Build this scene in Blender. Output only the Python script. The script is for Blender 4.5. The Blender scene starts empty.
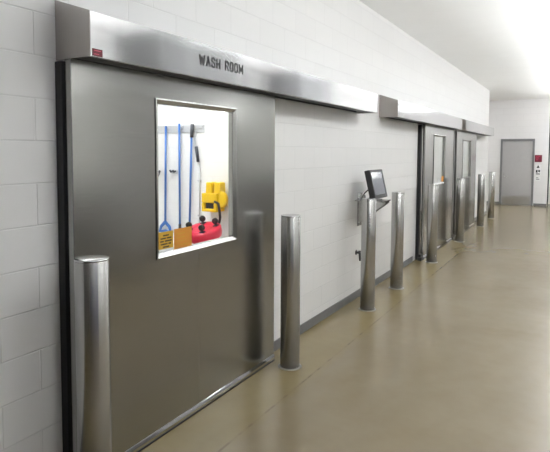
import bpy, bmesh, math, random
from mathutils import Vector, Matrix
random.seed(3)
SC = bpy.context.scene
COL = SC.collection
PI = math.pi

# ---------------------------------------------------------------- materials
def new_mat(name):
    m = bpy.data.materials.new(name); m.use_nodes = True
    nt = m.node_tree
    return m, nt, nt.nodes['Principled BSDF']

def plain(name, col, rough=.5, metal=0., spec=.5, var=.06, scale=9., bump=0.):
    m, nt, b = new_mat(name)
    N = nt.nodes; L = nt.links
    tc = N.new('ShaderNodeTexCoord')
    nz = N.new('ShaderNodeTexNoise'); nz.inputs['Scale'].default_value = scale; nz.inputs['Detail'].default_value = 4
    L.new(tc.outputs['Object'], nz.inputs['Vector'])
    rp = N.new('ShaderNodeValToRGB')
    rp.color_ramp.elements[0].position = .3; rp.color_ramp.elements[1].position = .7
    rp.color_ramp.elements[0].color = tuple(c*(1-var) for c in col) + (1,)
    rp.color_ramp.elements[1].color = tuple(min(1, c*(1+var)) for c in col) + (1,)
    L.new(nz.outputs['Fac'], rp.inputs['Fac']); L.new(rp.outputs['Color'], b.inputs['Base Color'])
    b.inputs['Roughness'].default_value = rough; b.inputs['Metallic'].default_value = metal
    b.inputs['Specular IOR Level'].default_value = spec
    if bump:
        bp = N.new('ShaderNodeBump'); bp.inputs['Strength'].default_value = bump; bp.inputs['Distance'].default_value = .002
        L.new(nz.outputs['Fac'], bp.inputs['Height']); L.new(bp.outputs['Normal'], b.inputs['Normal'])
    return m

def steel(name, col, rough, stretch=(60, 60, 1.2), rvar=.06, bump=.02, aniso=0.):
    """brushed stainless steel: grain stretched along one axis"""
    m, nt, b = new_mat(name)
    N = nt.nodes; L = nt.links
    tc = N.new('ShaderNodeTexCoord'); mp = N.new('ShaderNodeMapping'); mp.inputs['Scale'].default_value = stretch
    nz = N.new('ShaderNodeTexNoise'); nz.inputs['Scale'].default_value = 4; nz.inputs['Detail'].default_value = 6
    L.new(tc.outputs['Object'], mp.inputs['Vector']); L.new(mp.outputs['Vector'], nz.inputs['Vector'])
    mr = N.new('ShaderNodeMapRange'); mr.inputs['To Min'].default_value = rough-rvar; mr.inputs['To Max'].default_value = rough+rvar
    L.new(nz.outputs['Fac'], mr.inputs['Value']); L.new(mr.outputs['Result'], b.inputs['Roughness'])
    rp = N.new('ShaderNodeValToRGB')
    rp.color_ramp.elements[0].position = .25; rp.color_ramp.elements[1].position = .75
    rp.color_ramp.elements[0].color = tuple(c*.95 for c in col)+(1,)
    rp.color_ramp.elements[1].color = tuple(min(1, c*1.05) for c in col)+(1,)
    L.new(nz.outputs['Fac'], rp.inputs['Fac']); L.new(rp.outputs['Color'], b.inputs['Base Color'])
    b.inputs['Metallic'].default_value = 1
    if aniso:
        b.inputs['Anisotropic'].default_value = aniso
        b.inputs['Anisotropic Rotation'].default_value = .25
        tg = N.new('ShaderNodeTangent'); tg.direction_type = 'RADIAL'; tg.axis = 'Z'
        L.new(tg.outputs['Tangent'], b.inputs['Tangent'])
    bp = N.new('ShaderNodeBump'); bp.inputs['Strength'].default_value = bump; bp.inputs['Distance'].default_value = .001
    L.new(nz.outputs['Fac'], bp.inputs['Height']); L.new(bp.outputs['Normal'], b.inputs['Normal'])
    return m

def block_mat(name, col, axis, phase=0., rough=.42):
    """painted concrete block, 16 x 8 inch running bond; axis 0: wall runs along x, 1: along y"""
    m, nt, b = new_mat(name)
    N = nt.nodes; L = nt.links
    tc = N.new('ShaderNodeTexCoord'); sp = N.new('ShaderNodeSeparateXYZ'); cb = N.new('ShaderNodeCombineXYZ')
    L.new(tc.outputs['Object'], sp.inputs[0])
    ax = N.new('ShaderNodeMath'); ax.operation = 'ADD'; ax.inputs[1].default_value = phase + 40.64
    az = N.new('ShaderNodeMath'); az.operation = 'ADD'; az.inputs[1].default_value = .0491
    L.new(sp.outputs[axis], ax.inputs[0]); L.new(sp.outputs[2], az.inputs[0])
    L.new(ax.outputs[0], cb.inputs[0]); L.new(az.outputs[0], cb.inputs[1])
    br = N.new('ShaderNodeTexBrick')
    br.offset = .5; br.offset_frequency = 2; br.squash = 1
    br.inputs['Scale'].default_value = 1; br.inputs['Brick Width'].default_value = .4064
    br.inputs['Row Height'].default_value = .2032; br.inputs['Mortar Size'].default_value = .0045
    br.inputs['Mortar Smooth'].default_value = .6; br.inputs['Bias'].default_value = 0
    br.inputs['Color1'].default_value = tuple(col)+(1,)
    br.inputs['Color2'].default_value = tuple(c*.985 for c in col)+(1,)
    br.inputs['Mortar'].default_value = tuple(c*.92 for c in col)+(1,)
    L.new(cb.outputs[0], br.inputs['Vector']); L.new(br.outputs['Color'], b.inputs['Base Color'])
    nz = N.new('ShaderNodeTexNoise'); nz.inputs['Scale'].default_value = 220; nz.inputs['Detail'].default_value = 3
    L.new(tc.outputs['Object'], nz.inputs['Vector'])
    inv = N.new('ShaderNodeMath'); inv.operation = 'MULTIPLY_ADD'; inv.inputs[1].default_value = -1; inv.inputs[2].default_value = 1
    L.new(br.outputs['Fac'], inv.inputs[0])
    ad = N.new('ShaderNodeMath'); ad.operation = 'MULTIPLY_ADD'; ad.inputs[1].default_value = .12
    L.new(nz.outputs['Fac'], ad.inputs[0]); L.new(inv.outputs[0], ad.inputs[2])
    bp = N.new('ShaderNodeBump'); bp.inputs['Strength'].default_value = .6; bp.inputs['Distance'].default_value = .003
    L.new(ad.outputs[0], bp.inputs['Height']); L.new(bp.outputs['Normal'], b.inputs['Normal'])
    b.inputs['Roughness'].default_value = rough
    b.inputs['Specular IOR Level'].default_value = .35
    return m

def emit_mat(name, col, strength):
    m, nt, b = new_mat(name)
    b.inputs['Base Color'].default_value = (.9, .9, .9, 1)
    b.inputs['Emission Color'].default_value = tuple(col)+(1,)
    b.inputs['Emission Strength'].default_value = strength
    return m

def glass_mat(name, tint=(.97, .985, .98), refl=.06):
    m = bpy.data.materials.new(name); m.use_nodes = True
    nt = m.node_tree; N = nt.nodes; L = nt.links
    N.remove(N['Principled BSDF'])
    t = N.new('ShaderNodeBsdfTransparent'); t.inputs[0].default_value = tuple(tint)+(1,)
    g = N.new('ShaderNodeBsdfGlossy'); g.inputs['Roughness'].default_value = .02
    mx = N.new('ShaderNodeMixShader')
    lw = N.new('ShaderNodeLayerWeight'); lw.inputs['Blend'].default_value = .5
    pw = N.new('ShaderNodeMath'); pw.operation = 'POWER'; pw.inputs[1].default_value = 4
    fr = N.new('ShaderNodeMath'); fr.operation = 'MULTIPLY_ADD'; fr.inputs[1].default_value = .3; fr.inputs[2].default_value = .015
    L.new(lw.outputs['Facing'], pw.inputs[0]); L.new(pw.outputs[0], fr.inputs[0])
    L.new(fr.outputs[0], mx.inputs[0]); L.new(t.outputs[0], mx.inputs[1]); L.new(g.outputs[0], mx.inputs[2])
    L.new(mx.outputs[0], N['Material Output'].inputs['Surface'])
    return m

JOINT = .50
def floor_mat():
    m, nt, b = new_mat('sealed_concrete')
    N = nt.nodes; L = nt.links
    tc = N.new('ShaderNodeTexCoord')
    n1 = N.new('ShaderNodeTexNoise'); n1.inputs['Scale'].default_value = .9; n1.inputs['Detail'].default_value = 6; n1.inputs['Roughness'].default_value = .6
    n2 = N.new('ShaderNodeTexNoise'); n2.inputs['Scale'].default_value = 7; n2.inputs['Detail'].default_value = 8
    n3 = N.new('ShaderNodeTexNoise'); n3.inputs['Scale'].default_value = 14; n3.inputs['Detail'].default_value = 3
    for n in (n1, n2, n3): L.new(tc.outputs['Object'], n.inputs['Vector'])
    rp = N.new('ShaderNodeValToRGB')
    e = rp.color_ramp.elements
    e[0].position = .3; e[0].color = (.190, .153, .092, 1)
    e[1].position = .72; e[1].color = (.235, .197, .132, 1)
    mx = N.new('ShaderNodeMix'); mx.data_type = 'FLOAT'; mx.inputs[0].default_value = .22
    L.new(n1.outputs['Fac'], mx.inputs[2]); L.new(n2.outputs['Fac'], mx.inputs[3])
    L.new(mx.outputs[0], rp.inputs['Fac']); sx = N.new('ShaderNodeSeparateXYZ'); L.new(tc.outputs['Object'], sx.inputs[0])
    wob = N.new('ShaderNodeMath'); wob.operation = 'MULTIPLY_ADD'; wob.inputs[1].default_value = .12
    L.new(n2.outputs['Fac'], wob.inputs[0]); L.new(sx.outputs[0], wob.inputs[2])
    strip = N.new('ShaderNodeMapRange'); strip.inputs['From Min'].default_value = JOINT+.03; strip.inputs['From Max'].default_value = JOINT+.13
    L.new(wob.outputs[0], strip.inputs['Value'])
    tint = N.new('ShaderNodeMix'); tint.data_type = 'RGBA'; tint.blend_type = 'MULTIPLY'; tint.inputs[0].default_value = 1
    tc2 = N.new('ShaderNodeMix'); tc2.data_type = 'RGBA'
    tc2.inputs[6].default_value = (1.03, 1.0, .84, 1); tc2.inputs[7].default_value = (1, .985, .97, 1)
    L.new(strip.outputs['Result'], tc2.inputs[0])
    L.new(rp.outputs['Color'], tint.inputs[6]); L.new(tc2.outputs[2], tint.inputs[7])
    # thin worn joint running along the wall, broken up by dirt
    ds = N.new('ShaderNodeMath'); ds.operation = 'SUBTRACT'; ds.inputs[1].default_value = JOINT
    ab = N.new('ShaderNodeMath'); ab.operation = 'ABSOLUTE'
    L.new(sx.outputs[0], ds.inputs[0]); L.new(ds.outputs[0], ab.inputs[0])
    ln = N.new('ShaderNodeMapRange'); ln.inputs['From Min'].default_value = .002; ln.inputs['From Max'].default_value = .012
    ln.inputs['To Min'].default_value = 1; ln.inputs['To Max'].default_value = 0
    L.new(ab.outputs[0], ln.inputs['Value'])
    lm = N.new('ShaderNodeMath'); lm.operation = 'MULTIPLY'; pt = N.new('ShaderNodeMapRange'); pt.inputs['From Min'].default_value = .48; pt.inputs['From Max'].default_value = .64; pt.inputs['To Min'].default_value = .08; pt.inputs['To Max'].default_value = .6
    L.new(n2.outputs['Fac'], pt.inputs['Value']); L.new(ln.outputs['Result'], lm.inputs[0]); L.new(pt.outputs['Result'], lm.inputs[1])
    jn = N.new('ShaderNodeMix'); jn.data_type = 'RGBA'; jn.inputs[7].default_value = (.08, .06, .035, 1)
    L.new(lm.outputs[0], jn.inputs[0]); L.new(tint.outputs[2], jn.inputs[6])
    L.new(jn.outputs[2], b.inputs['Base Color'])
    mr = N.new('ShaderNodeMapRange'); mr.inputs['To Min'].default_value = .21; mr.inputs['To Max'].default_value = .27
    L.new(n1.outputs['Fac'], mr.inputs['Value']); L.new(mr.outputs['Result'], b.inputs['Roughness'])
    bp = N.new('ShaderNodeBump'); bp.inputs['Strength'].default_value = .035; bp.inputs['Distance'].default_value = .004
    L.new(n3.outputs['Fac'], bp.inputs['Height']); L.new(bp.outputs['Normal'], b.inputs['Normal'])
    b.inputs['Specular IOR Level'].default_value = .5
    return m

WALLC = (.80, .795, .785)
M = dict(
    block_y=block_mat('painted_block_corridor', WALLC, 1, -1.612),
    block_x=block_mat('painted_block_cross', (.80, .785, .785), 0),
    block_w=block_mat('painted_block_washroom', (.84, .84, .84), 0),
    block_wy=block_mat('painted_block_washroom_side', (.84, .84, .84), 1),
    lower=plain('grey_wainscot_paint', (.15, .145, .14), .5),
    floor=floor_mat(),
    ceil=plain('ceiling_paint', (.88, .88, .87), .8, var=.01, scale=3),
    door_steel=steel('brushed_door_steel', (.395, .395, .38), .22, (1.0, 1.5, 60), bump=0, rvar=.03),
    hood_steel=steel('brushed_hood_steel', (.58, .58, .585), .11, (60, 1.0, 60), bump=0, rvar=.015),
    post_steel=steel('brushed_post_steel', (.48, .475, .465), .27, (9, 9, .15), aniso=.97, bump=0, rvar=0),
    cap_steel=steel('dull_cap_steel', (.44, .415, .395), .32, rvar=.02),
    bracket_steel=steel('bracket_steel', (.62, .62, .61), .25),
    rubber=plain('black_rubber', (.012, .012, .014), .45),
    blackplastic=plain('black_plastic', (.018, .018, .02), .35),
    screen=None,
    base=plain('grey_vinyl_base', (.15, .15, .155), .45),
    duct=plain('unseen_duct_paint', (.15, .15, .15), .5),
    greydoor=plain('grey_door_paint', (.42, .41, .41), .4, var=.02),
    greyframe=plain('grey_frame_paint', (.20, .20, .205), .4, var=.03),
    kick=steel('kick_plate_steel', (.48, .47, .45), .3),
    maroon=plain('maroon_plastic', (.17, .008, .03), .4, var=.03),
    redlabel=plain('red_label', (.13, .006, .018), .6, var=.03),
    white=plain('white_plastic', (.85, .85, .85), .4, var=.02),
    ink=plain('black_ink', (.01, .01, .012), .5),
    yellow_sticker=plain('yellow_sticker', (.60, .36, .03), .5, var=.03),
    orange_sticker=plain('orange_sticker', (.66, .27, .035), .5, var=.05),
    blue=plain('blue_handle', (.04, .15, .46), .35),
    darkgrip=plain('dark_grip', (.03, .035, .05), .5),
    yellow=plain('yellow_plastic', (.86, .58, .01), .35, var=.03),
    red=plain('red_plastic', (.66, .015, .055), .35, var=.05),
    pink=plain('faded_red_plastic', (.72, .06, .13), .4, var=.05),
    rail=plain('grey_rail', (.55, .56, .58), .35, metal=.3),
    housing=plain('white_enamel', (.8, .8, .8), .4, var=.01),
    navy=plain('unseen_navy_paint', (.02, .03, .12), .4, var=.03),
    sealant=plain('grey_sealant', (.30, .285, .25), .6),
    glass=glass_mat('clear_glass'),
    led=emit_mat('tube_glow', (.96, .985, 1), 17),
    fill_uplight=emit_mat('ceiling_fill_glow', (.96, .985, 1), 28),
    led2=emit_mat('washroom_tube_glow', (1, 1, 1), 34),
)
def screen_mat():
    m, nt, b = new_mat('terminal_screen')
    N = nt.nodes; L = nt.links
    b.inputs['Base Color'].default_value = (.03, .034, .045, 1)
    b.inputs['Roughness'].default_value = .12
    b.inputs['Emission Color'].default_value = (.55, .62, .85, 1)
    b.inputs['Emission Strength'].default_value = .05
    return m
M['screen'] = screen_mat()

# ---------------------------------------------------------------- mesh helpers (world coordinates)
def box(bm, x0, x1, y0, y1, z0, z1):
    v = [bm.verts.new((x, y, z)) for x in (x0, x1) for y in (y0, y1) for z in (z0, z1)]
    for f in ((0, 1, 3, 2), (4, 6, 7, 5), (0, 4, 5, 1), (2, 3, 7, 6), (0, 2, 6, 4), (1, 5, 7, 3)):
        bm.faces.new([v[i] for i in f])
    return v

def BX(*a):
    bm = bmesh.new(); box(bm, *a); return bm

def frame_vecs(d):
    d = d.normalized()
    a = Vector((0, 0, 1)) if abs(d.z) < .9 else Vector((1, 0, 0))
    u = d.cross(a).normalized(); return u, d.cross(u).normalized()

def tube(bm, pts, r, n=12):
    """round tube through points; r a number or one per point"""
    pts = [Vector(p) for p in pts]
    rs = r if isinstance(r, (list, tuple)) else [r]*len(pts)
    rings = []
    u0 = None
    for i, p in enumerate(pts):
        d = (pts[min(i+1, len(pts)-1)] - pts[max(i-1, 0)])
        u, w = frame_vecs(d)
        if u0 is not None:
            dn = d.normalized(); u = (u0 - dn*u0.dot(dn)).normalized(); w = dn.cross(u)
        u0 = u
        rings.append([bm.verts.new(p + (u*math.cos(2*PI*k/n) + w*math.sin(2*PI*k/n))*rs[i]) for k in range(n)])
    for a, b in zip(rings, rings[1:]):
        for k in range(n):
            f = bm.faces.new((a[k], a[(k+1) % n], b[(k+1) % n], b[k])); f.smooth = True
    bm.faces.new(rings[0][::-1]); bm.faces.new(rings[-1])

def lathe(bm, c, prof, n=40, axis='z'):
    """surface of revolution about the given axis through c; prof = [(r, h)...], closed at both ends"""
    rings = []
    for r, h in prof:
        ring = []
        for k in range(n):
            a = 2*PI*k/n
            p = {'z': (r*math.cos(a), r*math.sin(a), h), 'x': (h, r*math.cos(a), r*math.sin(a)),
                 'y': (r*math.sin(a), h, r*math.cos(a))}[axis]
            ring.append(bm.verts.new((c[0]+p[0], c[1]+p[1], c[2]+p[2])))
        rings.append(ring)
    for a, b in zip(rings, rings[1:]):
        for k in range(n):
            f = bm.faces.new((a[k], a[(k+1) % n], b[(k+1) % n], b[k])); f.smooth = True
    bm.faces.new(rings[0][::-1]); bm.faces.new(rings[-1])

def prism(bm, poly, axis, a0, a1):
    """extrude a 2-D polygon. axis 'y': poly is (x, z); 'x': (y, z); 'z': (x, y)"""
    def pt(p, a):
        return {'y': (p[0], a, p[1]), 'x': (a, p[0], p[1]), 'z': (p[0], p[1], a)}[axis]
    A = [bm.verts.new(pt(p, a0)) for p in poly]; B = [bm.verts.new(pt(p, a1)) for p in poly]
    n = len(poly)
    for k in range(n):
        bm.faces.new((A[k], A[(k+1) % n], B[(k+1) % n], B[k]))
    bm.faces.new(A[::-1]); bm.faces.new(B)

def slab(bm, axis, a0, a1, u0, u1, v0, v1, holes=()):
    """a slab with rectangular through-holes. axis 'x': u=y, v=z; 'y': u=x, v=z"""
    us = sorted({u0, u1} | {h[i] for h in holes for i in (0, 1)})
    vs = sorted({v0, v1} | {h[i] for h in holes for i in (2, 3)})
    def pt(a, u, v): return (a, u, v) if axis == 'x' else (u, a, v)
    cache = {}
    def V(a, i, j):
        k = (a, i, j)
        if k not in cache: cache[k] = bm.verts.new(pt(a, us[i], vs[j]))
        return cache[k]
    def solid(i, j):
        if not (0 <= i < len(us)-1 and 0 <= j < len(vs)-1): return False
        cu = (us[i]+us[i+1])/2; cv = (vs[j]+vs[j+1])/2
        return not any(h[0] < cu < h[1] and h[2] < cv < h[3] for h in holes)
    for i in range(len(us)-1):
        for j in range(len(vs)-1):
            if not solid(i, j): continue
            bm.faces.new((V(a0, i, j), V(a0, i, j+1), V(a0, i+1, j+1), V(a0, i+1, j)))
            bm.faces.new((V(a1, i, j), V(a1, i+1, j), V(a1, i+1, j+1), V(a1, i, j+1)))
            if not solid(i-1, j): bm.faces.new((V(a0, i, j), V(a1, i, j), V(a1, i, j+1), V(a0, i, j+1)))
            if not solid(i+1, j): bm.faces.new((V(a0, i+1, j), V(a0, i+1, j+1), V(a1, i+1, j+1), V(a1, i+1, j)))
            if not solid(i, j-1): bm.faces.new((V(a0, i, j), V(a0, i+1, j), V(a1, i+1, j), V(a1, i, j)))
            if not solid(i, j+1): bm.faces.new((V(a0, i, j+1), V(a1, i, j+1), V(a1, i+1, j+1), V(a0, i+1, j+1)))

def root_of(o):
    while o.parent: o = o.parent
    return o

def obj(name, bm, mat, parent=None, bevel=0., seg=2, label=None):
    """link a bmesh (world coordinates) as one mesh object"""
    bmesh.ops.recalc_face_normals(bm, faces=bm.faces)
    me = bpy.data.meshes.new(name)
    if parent is not None:
        off = root_of(parent).location
        bmesh.ops.translate(bm, verts=bm.verts, vec=-off)
    bm.to_mesh(me); bm.free()
    me.materials.append(mat)
    o = bpy.data.objects.new(name, me); COL.objects.link(o)
    if parent is not None: o.parent = parent
    if bevel:
        md = o.modifiers.new('bevel', 'BEVEL'); md.width = bevel; md.segments = seg
        md.limit_method = 'ANGLE'; md.angle_limit = math.radians(40); md.harden_normals = False
    if label: o['label'] = label
    return o

def tag(o, label, cat, group=None, kind=None):
    o['label'] = label; o['category'] = cat
    if group: o['group'] = group
    if kind: o['kind'] = kind
    return o

def thing(name, loc, label, cat, group=None, kind=None):
    o = bpy.data.objects.new(name, None); COL.objects.link(o)
    o.location = loc; o.empty_display_size = .1
    return tag(o, label, cat, group, kind)

def struct(name, bm, mat, label, cat, bevel=0.):
    return tag(obj(name, bm, mat, None, bevel), label, cat, kind='structure')

def dup(root, loc, label, group=None):
    r = root.copy(); COL.objects.link(r); r.location = loc; r['label'] = label
    if group: r['group'] = group
    for ch in list(root.children):
        c = ch.copy(); COL.objects.link(c); c.parent = r
        for g in list(ch.children):
            d = g.copy(); COL.objects.link(d); d.parent = c
    return r

GLYPHS = {   # strokes of narrow gothic capitals in a 1 x 1 cell
    'W': [[(0, 1), (.22, 0), (.5, .8), (.78, 0), (1, 1)]],
    'A': [[(0, 0), (.5, 1), (1, 0)], [(.2, .3), (.8, .3)]],
    'S': [[(1, .80), (.84, 1), (.16, 1), (0, .86), (0, .68), (1, .34), (1, .14), (.84, 0), (.16, 0), (0, .20)]],
    'H': [[(0, 0), (0, 1)], [(1, 0), (1, 1)], [(0, .5), (1, .5)]],
    'R': [[(0, 0), (0, 1), (.8, 1), (1, .85), (1, .6), (.8, .47), (0, .47)], [(.62, .47), (1, 0)]],
    'O': [[(.2, 0), (0, .15), (0, .85), (.2, 1), (.8, 1), (1, .85), (1, .15), (.8, 0), (.2, 0)]],
    'M': [[(0, 0), (0, 1), (.5, .25), (1, 1), (1, 0)]],
}
def lettering(body, x, y0, z0, width, height, stroke, depth=.0012):
    """raised capitals reading from +x, running along +y; widths shared out evenly"""
    wd = {'W': 1.35, 'M': 1.25, ' ': .75}
    tot = sum(wd.get(c, 1) for c in body)
    gap = .24; unit = width/(tot + gap*(len(body)-1))
    bm = bmesh.new(); y = y0; lift = 0
    for c in body:
        w = wd.get(c, 1)*unit
        for st in GLYPHS.get(c, ()):
            pts = [Vector((y + stroke/2 + p[0]*(w-stroke), z0 + stroke/2 + p[1]*(height-stroke))) for p in st]
            for a, b in zip(pts, pts[1:]):
                d = (b-a).normalized(); nrm = Vector((-d.y, d.x))*stroke/2; e = d*stroke*.36
                lift += 1
                q = [a-e+nrm, b+e+nrm, b+e-nrm, a-e-nrm]
                prism(bm, [(v.x, v.y) for v in q], 'x', x, x+depth+(lift % 5)*.00004)
        y += w + gap*unit
    return bm

# ---------------------------------------------------------------- setting
ZC = 3.465
WY1 = 15.9
END = 19.07
RIGHT = 4.3
REAR = -5.0
T = .10
OPEN = [(1.80, 3.705, -.01, 2.13), (8.62, 10.70, -.01, 2.13), (11.12, 13.33, -.01, 2.13)]

struct('floor', BX(-4.6, RIGHT+.2, REAR-.2, END+1.5, -.1, 0), M['floor'], 'glossy beige sealed concrete corridor floor', 'floor')
struct('ceiling', BX(-4.6, RIGHT+.2, REAR-.2, END+1.5, ZC, ZC+.1), M['ceil'], 'plain flat white ceiling above the corridor', 'ceiling')
bm = bmesh.new(); slab(bm, 'x', -T, 0, REAR, WY1, 0, ZC, OPEN)
struct('wall_left', bm, M['block_y'], 'long white painted concrete block wall with the steel sliding doors', 'wall')
struct('wall_end', BX(-4.4, 1.37, END, END+.2, 0, ZC), M['block_x'], 'white block wall at the far end around the grey door', 'wall')
struct('wall_recess', BX(1.37, RIGHT, END+1.0, END+1.2, 0, ZC), M['block_x'], 'set-back strip of wall at the far right end', 'wall')
bm = bmesh.new(); box(bm, RIGHT, RIGHT+.15, REAR, END+1.2, 1.15, ZC)
struct('wall_right', bm, M['block_y'], 'white block wall opposite the sliding doors', 'wall')
struct('trim_1', BX(RIGHT-.02, RIGHT+.15, REAR, END+1.2, 0, 1.15), M['lower'], 'dark grey wainscot on the opposite wall', 'wainscot')
for n, ya, yb, mt, lab in ((7, -4.5, 1.6, 'navy', 'unseen dark blue roller door added beside the camera to darken the post reflections'), (5, 5.9, 9.3, 'greydoor', 'unseen large grey roller door opposite, added for the steel reflections'), (6, 11.6, 13.6, 'lower', 'unseen dark tall roller door opposite, added for the steel reflections')):  # unseen doors added to put dark bands into the steel reflections
    bm = bmesh.new()
    k = 0
    zz = .0
    while zz < 3.3:
        prism(bm, [(RIGHT-.03, zz), (RIGHT-.045, zz+.03), (RIGHT-.045, zz+.08), (RIGHT-.03, zz+.11), (RIGHT-.001, zz+.11), (RIGHT-.001, zz)], 'y', ya, yb)
        zz += .11
    struct('door_%d' % n, bm, M[mt], lab, 'roller door')
struct('wall_rear', BX(-T, RIGHT, REAR-.15, REAR, 0, ZC), M['lower'], 'dark wall behind the camera', 'wall')
struct('wall_branch', BX(-4.4, -4.25, WY1, END, 0, ZC), M['block_y'], 'white wall closing the side passage', 'wall')
# rooms behind the sliding doors
struct('wall_washroom_end', BX(-4.2, -T, 6.0, 6.12, 0, ZC), M['block_w'], 'white block back wall of the wash room hung with tools', 'wall')
struct('wall_washroom_far', BX(-4.35, -4.2, .6, 6.12, 0, ZC), M['block_wy'], 'white far side wall of the wash room', 'wall')
struct('wall_washroom_near', BX(-4.2, -T, .6, .75, 0, ZC), M['block_w'], 'white near wall of the wash room', 'wall')
struct('wall_store_near', BX(-3.6, -T, 7.4, 7.52, 0, ZC), M['block_w'], 'white near wall of the room behind the far sliding doors', 'wall')
struct('wall_store_side', BX(-3.75, -3.6, 7.4, 15.6, 0, ZC), M['block_wy'], 'white side wall of the room behind the far sliding doors', 'wall')
struct('wall_store_end', BX(-4.4, -T, 15.6, WY1, 0, ZC), M['block_w'], 'white end wall of the room behind the far sliding doors', 'wall')
for ya, yb, mt, lab in ((5.75, 7.7, 'duct', 'unseen long grey duct added to darken the hood reflection'), (10.1, 11.6, 'greyframe', 'unseen short dark duct added to darken the far part of the hood reflection')):  # out of view, added as dark shapes for the hood to reflect
    d = thing('unseen_duct', (3.85, (ya+yb)/2, 2.75), lab, 'unseen duct')
    obj('duct_body', BX(3.4, RIGHT-.001, ya, yb, 2.75, ZC-.001), M[mt], d, .01)
    for k in range(3):
        yy = ya + (yb-ya)*(k+.5)/3
        obj('joint_flange', BX(3.385, RIGHT-.001, yy-.012, yy+.012, 2.735, ZC-.001), M[mt], d, .002)
# baseboards
BH = .088
struct('baseboard_left', BX(0, .012, 3.74, 8.26, 0, BH), M['base'], 'dark grey vinyl baseboard along the block wall between the doors', 'baseboard', .003)
struct('baseboard_left_far', BX(0, .012, 13.42, WY1, 0, BH), M['base'], 'dark grey vinyl baseboard on the last stretch of block wall', 'baseboard', .003)
struct('baseboard_left_near', BX(0, .012, REAR, 1.66, 0, BH), M['base'], 'dark grey vinyl baseboard beside the wash room door', 'baseboard', .003)
struct('baseboard_end', BX(.985, 1.37, END-.012, END, 0, BH), M['base'], 'dark grey baseboard right of the far grey door', 'baseboard', .003)
struct('baseboard_end_left', BX(-4.25, -.055, END-.012, END, 0, BH), M['base'], 'dark grey baseboard left of the far grey door', 'baseboard', .003)

# ---------------------------------------------------------------- sliding doors
X0, X1 = .055, .100
def window_frame_bm(y0, y1, z0, z1, w=.032):
    """raised bevelled frame, outer rectangle y0..y1 x z0..z1"""
    bm = bmesh.new()
    prof = [(0, .098), (0, .106), (.008, .108), (w, .092), (w, .052), (w-.014, .052), (.004, .060)]
    rings = []
    for d, x in prof:
        rings.append([bm.verts.new((x, y, z)) for y, z in ((y0+d, z0+d), (y1-d, z0+d), (y1-d, z1-d), (y0+d, z1-d))])
    n = len(rings)
    for i in range(n):
        a, b = rings[i], rings[(i+1) % n]
        for k in range(4):
            bm.faces.new((a[k], a[(k+1) % 4], b[(k+1) % 4], b[k]))
    return bm

def sliding_door(n, y0, y1, win, label, seams=()):
    d = thing('door_%d' % n, (X0, (y0+y1)/2, 0), label, 'sliding door', kind='structure')
    wy0, wy1, wz0, wz1 = win
    bm = bmesh.new(); slab(bm, 'x', X0, X1, y0, y1, .049, 2.24, [(wy0+.005, wy1-.005, wz0+.005, wz1-.005)])
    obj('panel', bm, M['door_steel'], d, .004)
    f = obj('window_frame', window_frame_bm(*win), M['door_steel'], d)
    obj('window_pane', BX(.080, .084, wy0+.031, wy1-.031, wz0+.031, wz1-.031), M['glass'], f)
    # bottom edge: sloped stainless shoe with a rubber sweep under it
    bm = bmesh.new(); prism(bm, [(X0, .050), (X1, .050), (X1+.008, .030), (X1+.008, .010), (X0, .010)], 'y', y0, y1)
    obj('bottom_shoe', bm, M['hood_steel'], d, .003)
    obj('bottom_sweep', BX(X0+.006, X1+.010, y0+.005, y1-.005, .0005, .010), M['rubber'], d)
    for s in seams:
        obj('seam', BX(X1-.0005, X1+.0015, s-.0025, s+.0025, .052, win[2]-.002), M['hood_steel'], d)
    return d

def jamb(name, y0, y1, label, sgn):
    """black rubber jamb seal standing against the wall at the closing edge of a door"""
    d = thing(name, (0, (y0+y1)/2, 0), label, 'door seal')
    obj('seal_strip', BX(.0005, X0-.002, y0, y1, 0, 2.17), M['rubber'], d, .004)
    bm = bmesh.new(); tube(bm, [(X0-.010, (y0+y1)/2, .0), (X0-.010, (y0+y1)/2, 2.17)], .012)
    obj('bulb_seal', bm, M['blackplastic'], d)
    return d

# 1: wash room door -------------------------------------------------
WIN1 = (2.325, 3.165, 1.088, 2.043)
d1 = sliding_door(1, 1.738, 3.722, WIN1, 'wide stainless steel sliding door with square window nearest the camera', [2.729])
def sticker(name, y0, y1, z0, z1, mat, label):
    return obj(name, BX(.0842, .0850, y0, y1, z0, z1), mat, d1, label=label)
sy = sticker('sticker', 2.362, 2.492, 1.140, 1.245, M['yellow_sticker'], 'yellow sticker with black lines of print')
bm = bmesh.new()
rows = [(.30, [(.30, .70)]), (.5, [(.12, .50), (.55, .88)]), (.5, [(.10, .36), (.42, .90)]), (.5, [(.14, .60), (.66, .86)]), (.4, [(.28, .72)])]
for i, (_, segs) in enumerate(rows):
    z = 1.222 - i*.0175
    for a, b in segs:
        k = a
        while k < b-.02:
            wl = random.uniform(.06, .10)
            e = min(k+wl, b)
            box(bm, .0850, .0853, 2.362+.13*k, 2.362+.13*(e-.012), z-.0045, z+.0045)
            k = e
obj('print_lines', bm, M['ink'], sy)
so = sticker('sticker', 2.500, 2.672, 1.122, 1.249, M['orange_sticker'], 'plain orange sticker')
bm = bmesh.new()
for i in range(4):
    box(bm, .0850, .0853, 2.52, 2.52+random.uniform(.08, .13), 1.215-i*.024, 1.218-i*.024)
obj('print_lines', bm, M['yellow_sticker'], so)
js = jamb('door_seal', 1.725, 1.775, 'black rubber seal along the left edge of the nearest sliding door', -1)
gd = thing('floor_guide', (.03, 1.70, 0), 'small grey floor guide bracket at the foot of the nearest sliding door', 'door guide')
obj('guide_plate', BX(.036, .085, 1.66, 1.725, 0, .006), M['bracket_steel'], gd, .001)
obj('guide_roller', BX(.045, .075, 1.665, 1.722, .006, .05), M['white'], gd, .006)

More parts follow.
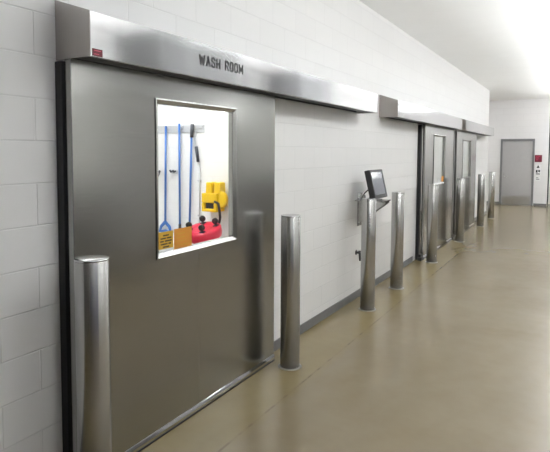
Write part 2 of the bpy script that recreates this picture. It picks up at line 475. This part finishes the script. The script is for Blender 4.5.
# 2 and 3: far pair ---------------------------------------------------
d2 = sliding_door(2, 8.54, 10.72, (9.10, 9.985, 1.165, 2.04), 'stainless sliding door with orange sticker left of the far pair')
obj('sticker', BX(.0842, .0850, 9.80, 9.95, 1.20, 1.30), M['orange_sticker'], d2, label='small orange sticker in window corner')
d3 = sliding_door(3, 11.05, 13.35, (11.66, 12.61, 1.165, 2.01), 'stainless sliding door right of the far pair, nearest the grey end door')
jamb('door_seal', 8.44, 8.53, 'black rubber seal at the left edge of the far pair of sliding doors', -1)
jamb('door_seal', 10.82, 11.04, 'black rubber seal standing between the two far sliding doors', -1)
for yy, lab in ((8.43, 'black foot block at the left of the far sliding doors'), (10.88, 'black foot block between the two far sliding doors')):
    g = thing('foot_block', (.07, yy, 0), lab, 'door guide')
    obj('block', BX(.0545, .12, yy-.06, yy+.09, 0, .05), M['rubber'], g, .004)
    obj('roller', BX(.057, .10, yy-.04, yy+.07, .05, .10), M['blackplastic'], g, .01)

# ---------------------------------------------------------------- hoods over the doors
DEP = .245
ZB, ZF, ZW = 2.178, 2.388, 2.468
def hood(y0, y1, label):
    h = thing('door_hood', (0, (y0+y1)/2, ZB), label, 'door hood')
    t = .003
    bm = bmesh.new()
    # folded sheet: sloped top, front face, short return lip
    prism(bm, [(0, ZW), (DEP, ZF), (DEP, ZB), (DEP-.022, ZB), (DEP-.022, ZB+t), (DEP-t, ZB+t), (DEP-t, ZF-t), (0, ZW-t)], 'y', y0, y1)
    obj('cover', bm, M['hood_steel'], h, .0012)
    for a, b in ((y0-t, y0), (y1, y1+t)):
        bm = bmesh.new(); prism(bm, [(0, ZW+.001), (DEP+.001, ZF+.001), (DEP+.001, ZB-.001), (0, ZB-.001)], 'y', a, b)
        obj('end_cap', bm, M['cap_steel'], h, .001)
    obj('shade_seal', BX(.112, DEP-.022, y0+.004, y1-.004, ZB+.003, ZB+.012), M['rubber'], h)  # black seal strip, also darkens the shadow band under the hood
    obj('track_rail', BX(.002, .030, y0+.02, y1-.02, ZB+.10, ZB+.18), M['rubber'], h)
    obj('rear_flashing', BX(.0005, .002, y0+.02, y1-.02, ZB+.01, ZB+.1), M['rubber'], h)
    return h
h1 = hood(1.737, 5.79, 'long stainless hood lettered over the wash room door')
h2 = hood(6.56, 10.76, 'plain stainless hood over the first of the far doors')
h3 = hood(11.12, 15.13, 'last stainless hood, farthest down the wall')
for wrd, ly, lw in (('WASH', 2.553, .216), ('ROOM', 2.820, .212)):
    obj('lettering', lettering(wrd, DEP+.0002, ly, 2.254, lw, .066, .0120), M['ink'], h1, label='black capitals reading ' + wrd)
lb = obj('label_plate', BX(DEP, DEP+.0025, 1.747, 1.806, 2.182, 2.216), M['redlabel'], h1, label='small dark red label')
bm = bmesh.new()
box(bm, DEP+.0025, DEP+.003, 1.756, 1.796, 2.206, 2.2085); box(bm, DEP+.0025, DEP+.003, 1.753, 1.785, 2.190, 2.192)
obj('print_lines', bm, M['pink'], lb)

# ---------------------------------------------------------------- bollards
HB = 1.2305
XB = .2745
ys = [1.6966, 3.6772, 5.4766, 6.5411, 8.3897, 10.6277, 13.0947, 14.8013]
labs = ['steel bollard nearest the camera in front of the wash room door',
        'steel bollard at the right edge of the wash room door',
        'steel bollard standing right before the touchscreen terminal',
        'steel bollard just beyond the touchscreen terminal',
        'steel bollard before the left one of the far sliding doors',
        'steel bollard between the two far sliding doors',
        'steel bollard past the last sliding door, second from the far end',
        'farthest steel bollard, close to the grey end door']
b0 = thing('bollard', (XB, ys[0], 0), labs[0], 'bollard', 'steel bollards along the wall')
R = .079
bm = bmesh.new(); lathe(bm, (XB, ys[0], 0), [(R, 0), (R, HB-.012), (R-.0015, HB-.010)], 64)
obj('post', bm, M['post_steel'], b0)
bm = bmesh.new(); lathe(bm, (XB, ys[0], 0), [(R-.001, HB-.010), (R, HB-.008), (R, HB-.002), (R-.003, HB), (.002, HB+.001)], 64)
obj('cap', bm, M['hood_steel'], b0)
bm = bmesh.new(); lathe(bm, (XB, ys[0], 0), [(R+.016, .0005), (R+.013, .004), (R+.0005, .009), (R+.0002, .0005)], 64)
obj('base_seal', bm, M['sealant'], b0)
for y, l in zip(ys[1:], labs[1:]):
    dup(b0, (XB, y, 0), l)

# ---------------------------------------------------------------- touchscreen terminal on its wall bracket
br = thing('wall_bracket', (0, 5.82, .87), 'stainless wall bracket holding up the touchscreen terminal', 'bracket')
obj('back_plate', BX(.0005, .006, 5.84, 5.99, .86, 1.25), M['bracket_steel'], br, .001)
obj('tray', BX(.006, .345, 5.74, 6.02, 1.165, 1.180), M['bracket_steel'], br, .001)
for y in (5.85, 5.98):
    bm = bmesh.new(); prism(bm, [(.006, 1.165), (.34, 1.165), (.34, 1.145), (.02, .90), (.006, .90)], 'y', y, y+.006)
    obj('gusset', bm, M['bracket_steel'], br)
bm = bmesh.new(); lathe(bm, (.006, 5.895, .985), [(.004, 0), (.018, .004), (.022, .014), (.022, .03), (.016, .036)], 20, 'x')
obj('knob', bm, M['blackplastic'], br, label='black knob')

tm = thing('touchscreen_terminal', (.22, 5.82, 1.181), 'black touchscreen terminal tilted back on the wall bracket', 'touchscreen')
TL = math.radians(13)
PX, PZ = .30, 1.208
def tilt(bm):
    """lean the screen back about its lower edge, facing +x"""
    piv = Vector((PX, 0, PZ))
    rot = Matrix.Translation(piv) @ Matrix.Rotation(-TL, 4, 'Y') @ Matrix.Translation(-piv)
    bmesh.ops.transform(bm, matrix=rot, verts=bm.verts); return bm
ty0, ty1, tz0, tz1 = 5.60, 6.03, PZ, PZ+.335
hs = obj('housing', tilt(BX(PX-.062, PX, ty0, ty1, tz0, tz1)), M['blackplastic'], tm, .010, 3)
bz = bmesh.new(); slab(bz, 'x', PX, PX+.006, ty0+.004, ty1-.004, tz0+.004, tz1-.004, [(ty0+.03, ty1-.03, tz0+.045, tz1-.03)])
obj('bezel', tilt(bz), M['blackplastic'], tm, .002)
obj('screen', tilt(BX(PX-.0005, PX+.002, ty0+.029, ty1-.029, tz0+.044, tz1-.029)), M['screen'], tm)
obj('status_light', tilt(BX(PX+.006, PX+.0065, ty1-.06, ty1-.05, tz0+.02, tz0+.025)), M['white'], tm)
obj('foot', BX(.13, .275, 5.755, 5.92, 1.181, 1.192), M['blackplastic'], tm, .002)
bm = bmesh.new(); prism(bm, [(.16, 1.192), (.195, 1.192), (.232, 1.35), (.195, 1.35)], 'y', 5.78, 5.86)
obj('neck', bm, M['blackplastic'], tm, .004)
bm = bmesh.new()
tube(bm, [(.205, 5.68, 1.32), (.15, 5.68, 1.27), (.11, 5.71, 1.22), (.07, 5.76, 1.190), (.025, 5.80, 1.190)], .008, 8)
obj('cable', bm, M['rubber'], tm)
bm = bmesh.new(); tube(bm, [(.10, 5.80, 1.181), (.10, 5.80, 1.235)], [.018, .014], 12)
obj('scanner_stub', bm, M['bracket_steel'], tm)

sp = thing('wall_spigot', (0, 5.82, .535), 'small black fitting low on the block wall behind the bollard', 'fitting')
bm = bmesh.new(); lathe(bm, (0, 5.82, .55), [(.03, .0005), (.03, .006), (.014, .01), (.014, .05)], 18, 'x'); obj('flange', bm, M['blackplastic'], sp)
bm = bmesh.new(); tube(bm, [(.045, 5.82, .555), (.05, 5.82, .51), (.05, 5.82, .455)], [.014, .016, .011], 12); obj('spout', bm, M['blackplastic'], sp)
obj('lever', BX(.03, .09, 5.812, 5.828, .563, .575), M['blackplastic'], sp, .003)

# ---------------------------------------------------------------- grey door at the end of the corridor
d4 = thing('door_4', (.46, END, 0), 'plain grey hinged door in a dark grey frame at the far end', 'door', kind='structure')
def fr(bm, y0, y1): slab(bm, 'y', y0, y1, -.05, .975, 0, 2.19, [(.02, .905, -.01, 2.105)])
bm = bmesh.new(); slab(bm, 'y', END-.035, END-.0005, -.05, .975, 0, 2.19, [(.015, .91, -.01, 2.105)])
obj('door_frame', bm, M['greyframe'], d4, .004)
obj('leaf', BX(.017, .908, END-.022, END-.001, .008, 2.102), M['greydoor'], d4, .002)
obj('kick_plate', BX(.05, .875, END-.0245, END-.022, .02, .30), M['kick'], d4, .001)
bm = bmesh.new(); tube(bm, [(.085, END-.022, .93), (.085, END-.07, .93), (.10, END-.08, .93), (.21, END-.08, .93)], .011, 10)
obj('handle', bm, M['bracket_steel'], d4)
bm = bmesh.new(); lathe(bm, (.085, END-.0225, 1.03), [(.022, 0), (.022, -.012), (.016, -.016)], 16, 'y')
obj('lock_cylinder', bm, M['bracket_steel'], d4)

sg = thing('wall_sign', (1.09, END, 1.46), 'small dark maroon sign with white marks beside the grey end door', 'sign')
SX0, SX1, SZ0, SZ1 = .985, 1.195, 1.435, 1.665
obj('plate', BX(SX0, SX1, END-.012, END-.0005, SZ0, SZ1), M['maroon'], sg, .002)
bm = bmesh.new()
for i, (a, b, z) in enumerate(((.03, .06, 1.615), (.075, .16, 1.615), (.03, .12, 1.56), (.03, .10, 1.50))):
    box(bm, SX0+a, SX0+b, END-.0135, END-.012, z, z+.016)
obj('print_marks', bm, M['pink'], sg)
def notice(zc, hh, label, marks):
    n = thing('wall_notice', (1.09, END, zc-hh/2), label, 'notice')
    obj('card', BX(1.01, 1.17, END-.004, END-.0005, zc-hh/2, zc+hh/2), M['white'], n)
    bm = bmesh.new()
    for m in marks(zc): prism(bm, m, 'y', END-.0048, END-.004)
    obj('print_marks', bm, M['ink'], n)
notice(1.29, .13, 'white notice with a black triangle under the maroon sign', lambda z: [[(1.045, z-.045), (1.135, z-.045), (1.09, z+.05)]])
notice(1.11, .19, 'white notice with black pictogram blocks on the end wall', lambda z: [
    [(1.03, z-.02), (1.08, z-.02), (1.08, z+.07), (1.03, z+.07)], [(1.10, z+.0), (1.15, z+.0), (1.15, z+.07), (1.10, z+.07)],
    [(1.03, z-.075), (1.15, z-.075), (1.15, z-.045), (1.03, z-.045)]])
notice(.90, .13, 'lowest white notice with a thin line on the end wall', lambda z: [[(1.04, z-.03), (1.14, z-.03), (1.14, z-.01), (1.04, z-.01)], [(1.04, z+.02), (1.11, z+.02), (1.11, z+.035), (1.04, z+.035)]])

# ---------------------------------------------------------------- things in the wash room
WE = 6.0     # its back wall
ledge = tag(obj('ledge', BX(-4.2, -1.2, 5.35, WE-.001, 0, .511), M['white'], None, .01), 'low white ledge under the hanging tools in the wash room', 'ledge')
rl = thing('tool_rail', (-3.0, WE, 2.07), 'grey wall rail holding the blue handled tools', 'tool rail')
obj('rail', BX(-3.75, -2.37, WE-.012, WE-.0005, 2.00, 2.11), M['rail'], rl, .003)
for x in (-3.045, -2.785, -2.56, -2.42):
    obj('clip', BX(x-.035, x+.035, WE-.031, WE-.012, 2.055, 2.095), M['rail'], rl, .006)
def pole(x0, z0, x1, z1, y=WE-.057, r=.016):
    bm = bmesh.new(); tube(bm, [(x0, y, z0), (x1, y, z1)], r, 12); return bm
# 1: blue tool with an open triangular foot
t1 = thing('cleaning_tool', (-3.065, WE-.057, .55), 'blue handled tool with a triangular open grip, leftmost under the rail', 'cleaning tool', 'tools on the wash room rail')
obj('handle', pole(-3.065, .66, -3.040, 2.10), M['blue'], t1)
bm = bmesh.new(); tube(bm, [(-3.065, WE-.057, .68), (-3.145, WE-.057, .61), (-3.170, WE-.057, .535), (-3.065, WE-.057, .545), (-2.960, WE-.057, .535), (-2.985, WE-.057, .61), (-3.065, WE-.057, .68)], .024, 10)
obj('grip', bm, M['blue'], t1)
# 2
t2 = thing('cleaning_tool', (-2.785, WE-.057, .56), 'straight blue pole hanging in the middle of the rail', 'cleaning tool', 'tools on the wash room rail')
obj('handle', pole(-2.785, .66, -2.785, 2.13), M['blue'], t2)
obj('tip', pole(-2.785, .5115, -2.785, .67, r=.02), M['darkgrip'], t2, label='dark tip')
# 3
t3 = thing('cleaning_tool', (-2.595, WE-.057, .58), 'slanting blue pole with dark top grip, rightmost under the rail', 'cleaning tool', 'tools on the wash room rail')
obj('handle', pole(-2.605, .64, -2.560, 1.95), M['blue'], t3)
obj('grip', pole(-2.557, 1.93, -2.545, 2.12, r=.026), M['darkgrip'], t3, label='dark grip')
obj('tip', pole(-2.607, .5115, -2.605, .66, r=.02), M['darkgrip'], t3)
# dark brush with a cord
t4 = thing('hand_brush', (-2.51, WE-.04, 1.58), 'short dark handled brush hanging by a cord right of the poles', 'brush')
obj('brush_handle', pole(-2.50, 1.80, -2.465, 1.58, y=WE-.03, r=.022), M['darkgrip'], t4)
bm = bmesh.new(); tube(bm, [(-2.50, WE-.03, 1.80), (-2.51, WE-.035, 1.93), (-2.50, WE-.02, 2.02)], .006, 8); obj('cord', bm, M['rail'], t4)
pc = thing('wall_pipe', (-2.47, WE, .50), 'thin grey pipe running down the wash room wall to the ledge', 'pipe')
bm = bmesh.new(); tube(bm, [(-2.455, WE-.012, .50), (-2.455, WE-.012, 1.55)], .011, 10); obj('pipe', bm, M['rail'], pc)
for z in (.8, 1.3): obj('clamp', BX(-2.48, -2.43, WE-.026, WE-.0005, z, z+.02), M['rail'], pc)
# left dark stick
t5 = thing('scrub_stick', (-3.3, WE-.04, 1.23), 'dark angled stick at the left edge of the door window', 'stick')
obj('stick', pole(-3.38, 1.05, -3.18, 1.44, y=WE-.04, r=.018), M['darkgrip'], t5)
obj('holder', BX(-3.30, -3.24, WE-.055, WE-.0005, 1.22, 1.26), M['rail'], t5, .004)
# wall hook
t6 = thing('wall_hook', (-2.9, WE, 1.40), 'small dark double hook between the blue poles', 'hook')
obj('base_plate', BX(-2.97, -2.86, WE-.012, WE-.0005, 1.40, 1.45), M['rail'], t6, .002)
for x in (-2.955, -2.90):
    bm = bmesh.new(); tube(bm, [(x, WE-.01, 1.44), (x, WE-.05, 1.425), (x, WE-.07, 1.455)], .013, 8); obj('hook', bm, M['darkgrip'], t6)
t7 = thing('coat_hook', (-1.86, WE, 1.41), 'lone dark hook near the right edge of the door window', 'hook')
obj('base_plate', BX(-1.90, -1.85, WE-.01, WE-.0005, 1.40, 1.47), M['rail'], t7, .002)
bm = bmesh.new(); tube(bm, [(-1.875, WE-.01, 1.46), (-1.875, WE-.05, 1.43), (-1.875, WE-.065, 1.46)], .014, 8); obj('hook', bm, M['darkgrip'], t7)

# yellow mop wringer hung on the wall
wr = thing('mop_wringer', (-2.12, WE, .92), 'yellow plastic mop wringer hanging above the red dolly', 'mop wringer')
bm = bmesh.new()
def sq(bm):
    for p in bm.verts:
        p.co.x = -2.27 + (p.co.x+2.37)*.76; p.co.y = WE-.001 - (WE-p.co.y)*.62; p.co.z = .90 + (p.co.z-.90)*.95
    return bm
def taper(bm, x0, x1, z0, z1, y0, y1, tx=.0, ty=.0):
    v = box(bm, x0, x1, y0, y1, z0, z1)
    for p in v:
        if abs(p.co.z - z0) < 1e-6:
            p.co.x += tx if abs(p.co.x-x0) < 1e-6 else -tx
            if abs(p.co.y-y0) < 1e-6: p.co.y += ty
taper(bm, -2.37, -2.03, 1.03, 1.17, 5.66, 5.99)
taper(bm, -2.37, -2.30, .93, 1.03, 5.66, 5.99)
taper(bm, -2.10, -2.03, .93, 1.03, 5.66, 5.99)
taper(bm, -2.37, -2.03, .90, .945, 5.66, 5.99)
obj('basket', sq(bm), M['yellow'], wr, .015, 3)
obj('basket_slot', sq(BX(-2.31, -2.09, 5.72, 5.98, .944, 1.031)), M['darkgrip'], wr)
for x0 in (-2.29, -2.10):
    bm = bmesh.new(); taper(bm, x0, x0+.12, 1.165, 1.33, 5.70, 5.92, -.01)
    obj('side_post', sq(bm), M['yellow'], wr, .015, 3)
bm = bmesh.new(); lathe(bm, (-1.985, 5.78, 1.08), [(.10, -.05), (.125, -.04), (.125, .04), (.10, .05)], 28, 'y'); obj('gear_cover', sq(bm), M['yellow'], wr)
bm = bmesh.new(); tube(bm, [(-2.25, 5.8, 1.18), (-2.02, 5.8, 1.19)], .02, 10); obj('press_bar', sq(bm), M['yellow'], wr)
bm = bmesh.new(); tube(bm, [(-2.02, 5.76, 1.05), (-1.95, 5.75, 1.03), (-1.93, 5.75, .93), (-1.935, 5.77, .84), (-1.97, 5.80, .77), (-2.02, 5.82, .72)], .018, 10)
obj('lever', bm, M['rubber'], wr, label='curved black lever')
# faded red bucket
bk = thing('bucket', (-1.69, 5.84, .95), 'faded red bucket hanging beside the yellow wringer', 'bucket')
bm = bmesh.new(); lathe(bm, (-1.69, 5.863, .95), [(.09, 0), (.125, .22), (.135, .22), (.135, .24), (.12, .24), (.115, .22), (.08, .015)], 32); obj('body', bm, M['pink'], bk)
bm = bmesh.new(); tube(bm, [(-1.82, 5.85, 1.18), (-1.80, 5.90, 1.26), (-1.69, 5.993, 1.32), (-1.58, 5.90, 1.26), (-1.56, 5.85, 1.18)], .007, 8); obj('bail', bm, M['rail'], bk)
# red dolly, castors up, on the ledge
def lean(bm):
    """tip the upturned dolly so its back edge rests higher, towards the wall"""
    piv = Vector((-2.06, 5.59, .50))
    bmesh.ops.transform(bm, matrix=Matrix.Translation(piv + Vector((0, 0, .074))) @ Matrix.Rotation(math.radians(15), 4, 'X') @ Matrix.Translation(-piv), verts=bm.verts)
    return bm
dl = thing('castor_dolly', (-2.06, 5.59, .511), 'round red dolly turned upside down and leaning, black castors showing, on the white ledge', 'dolly')
bm = bmesh.new(); lathe(bm, (-2.06, 5.59, .50), [(.20, 0), (.235, .02), (.245, .06), (.245, .13), (.22, .15), (.15, .15), (.13, .135)], 44); obj('deck', lean(bm), M['red'], dl)
for a in (35, 125, 215, 305):
    cx = -2.06 + .175*math.cos(math.radians(a)); cy = 5.59 + .175*math.sin(math.radians(a))
    bm = bmesh.new(); box(bm, cx-.03, cx+.03, cy-.03, cy+.03, .645, .66); tube(bm, [(cx, cy, .66), (cx, cy, .685)], .012, 8)
    cs = obj('castor', lean(bm), M['darkgrip'], dl)
    bm = bmesh.new(); lathe(bm, (cx, cy, .715), [(.03, -.022), (.042, -.016), (.042, .016), (.03, .022)], 20, 'y'); obj('wheel', lean(bm), M['blackplastic'], cs)

# ---------------------------------------------------------------- lamps
def strip_light(x, y, L, label, mat, along='y', group=None, z=3.24):
    s = thing('ceiling_light', (x, y, z), label, 'ceiling light', group)
    hx, hy = (.14, L/2) if along == 'y' else (L/2, .14)
    obj('housing', BX(x-hx*.95, x+hx*.95, y-hy, y+hy, z+.045, z+.085) if along == 'y' else BX(x-hx, x+hx, y-hy*.95, y+hy*.95, z+.045, z+.085), M['housing'], s, .006)
    obj('diffuser', BX(x-hx, x+hx, y-hy, y+hy, z, z+.045), mat, s, .01)
    for k in (-.7, .7):
        a, b = (x, y+k*hy) if along == 'y' else (x+k*hx, y)
        bm = bmesh.new(); tube(bm, [(a, b, z+.085), (a, b, ZC)], .006, 8); obj('hanger', bm, M['housing'], s)
    return s
def fill_pendant(x, y, L, z, label, group):
    """unseen hanging fill lamp, added to brighten the ceiling"""
    s = thing('ceiling_fill', (x, y, z), label, 'added fill lamp', group)
    bm = bmesh.new(); prism(bm, [(x-.16, z+.10), (x-.10, z), (x+.10, z), (x+.16, z+.10), (x+.15, z+.10), (x+.09, z+.012), (x-.09, z+.012), (x-.15, z+.10)], 'y', y-L/2, y+L/2)
    obj('trough', bm, M['housing'], s)
    obj('lens', BX(x-.145, x+.145, y-L/2+.01, y+L/2-.01, z+.075, z+.095), M['fill_uplight'], s)
    for k in (-.4, .4):
        bm = bmesh.new(); tube(bm, [(x, y+k*L, z+.012), (x, y+k*L, ZC)], .005, 8); obj('hanger', bm, M['housing'], s)
    return s
for i, y in enumerate((1.4, 4.6, 7.8, 10.9, 14.0, 17.0)):  # added row of fill lamps out of view, lifts the ceiling brightness
    fill_pendant(2.75, y, 2.4, 2.25, ['first', 'second', 'third', 'fourth', 'fifth', 'sixth'][i] + ' unseen fill lamp added to brighten the ceiling, counted from the camera', 'added ceiling fill lamps')
LX = 2.3
for i, y in enumerate((3.1, 5.9, 8.7, 11.5, 14.3, 17.1)):
    strip_light(LX, y, 1.5, ['first', 'second', 'third', 'fourth', 'fifth', 'sixth'][i] + ' strip light along the corridor ceiling counted from the camera', M['led'], group='corridor strip lights')
strip_light(-2.2, 3.0, 1.5, 'strip light over the wash room', M['led2'])
strip_light(-2.2, 5.0, 1.5, 'strip light above the wash room tools', M['led2'], 'x')
strip_light(2.9, 18.4, 1.5, 'unseen strip light added to brighten the end wall and the hood reflection', M['led'], 'x')  # added lamp, brightens the end wall and what the hood reflects
strip_light(-1.3, 17.3, 1.5, 'unseen strip light added in the side passage to brighten the end wall', M['led'], 'x')  # hidden lamp added to put more light on the end wall
strip_light(-1.9, 9.6, 1.5, 'strip light behind the left far sliding door', M['led2'])
strip_light(-1.6, 13.2, 1.5, 'strip light behind the right far sliding door', M['led2'])

# ---------------------------------------------------------------- world, camera, colour management
w = bpy.data.worlds.new('world'); w.use_nodes = True; SC.world = w
w.node_tree.nodes['Background'].inputs[0].default_value = (.8, .85, .9, 1)
w.node_tree.nodes['Background'].inputs[1].default_value = .05

cam = bpy.data.cameras.new('camera'); co = bpy.data.objects.new('camera', cam); COL.objects.link(co)
yaw, pit, roll = math.radians(29.993), math.radians(3.5034), .0049
right = Vector((math.cos(yaw), math.sin(yaw), 0))
fl = Vector((-math.sin(yaw), math.cos(yaw), 0))
fwd = fl*math.cos(pit) - Vector((0, 0, 1))*math.sin(pit)
up = right.cross(fwd)
r2 = right*math.cos(roll) + up*math.sin(roll)
u2 = up*math.cos(roll) - right*math.sin(roll)
mt = Matrix((( r2.x, u2.x, -fwd.x, 2.2498), (r2.y, u2.y, -fwd.y, 0), (r2.z, u2.z, -fwd.z, 1.734), (0, 0, 0, 1)))
co.matrix_world = mt
cam.sensor_fit = 'HORIZONTAL'; cam.sensor_width = 36; cam.lens = 527.084/550*36
cam.shift_y = -(226-183.815)/550
cam.clip_start = .05
SC.camera = co
SC.view_settings.view_transform = 'Standard'; SC.view_settings.look = 'None'
SC.view_settings.gamma = 1; SC.view_settings.use_curve_mapping = False
SC.view_settings.exposure = 0.1
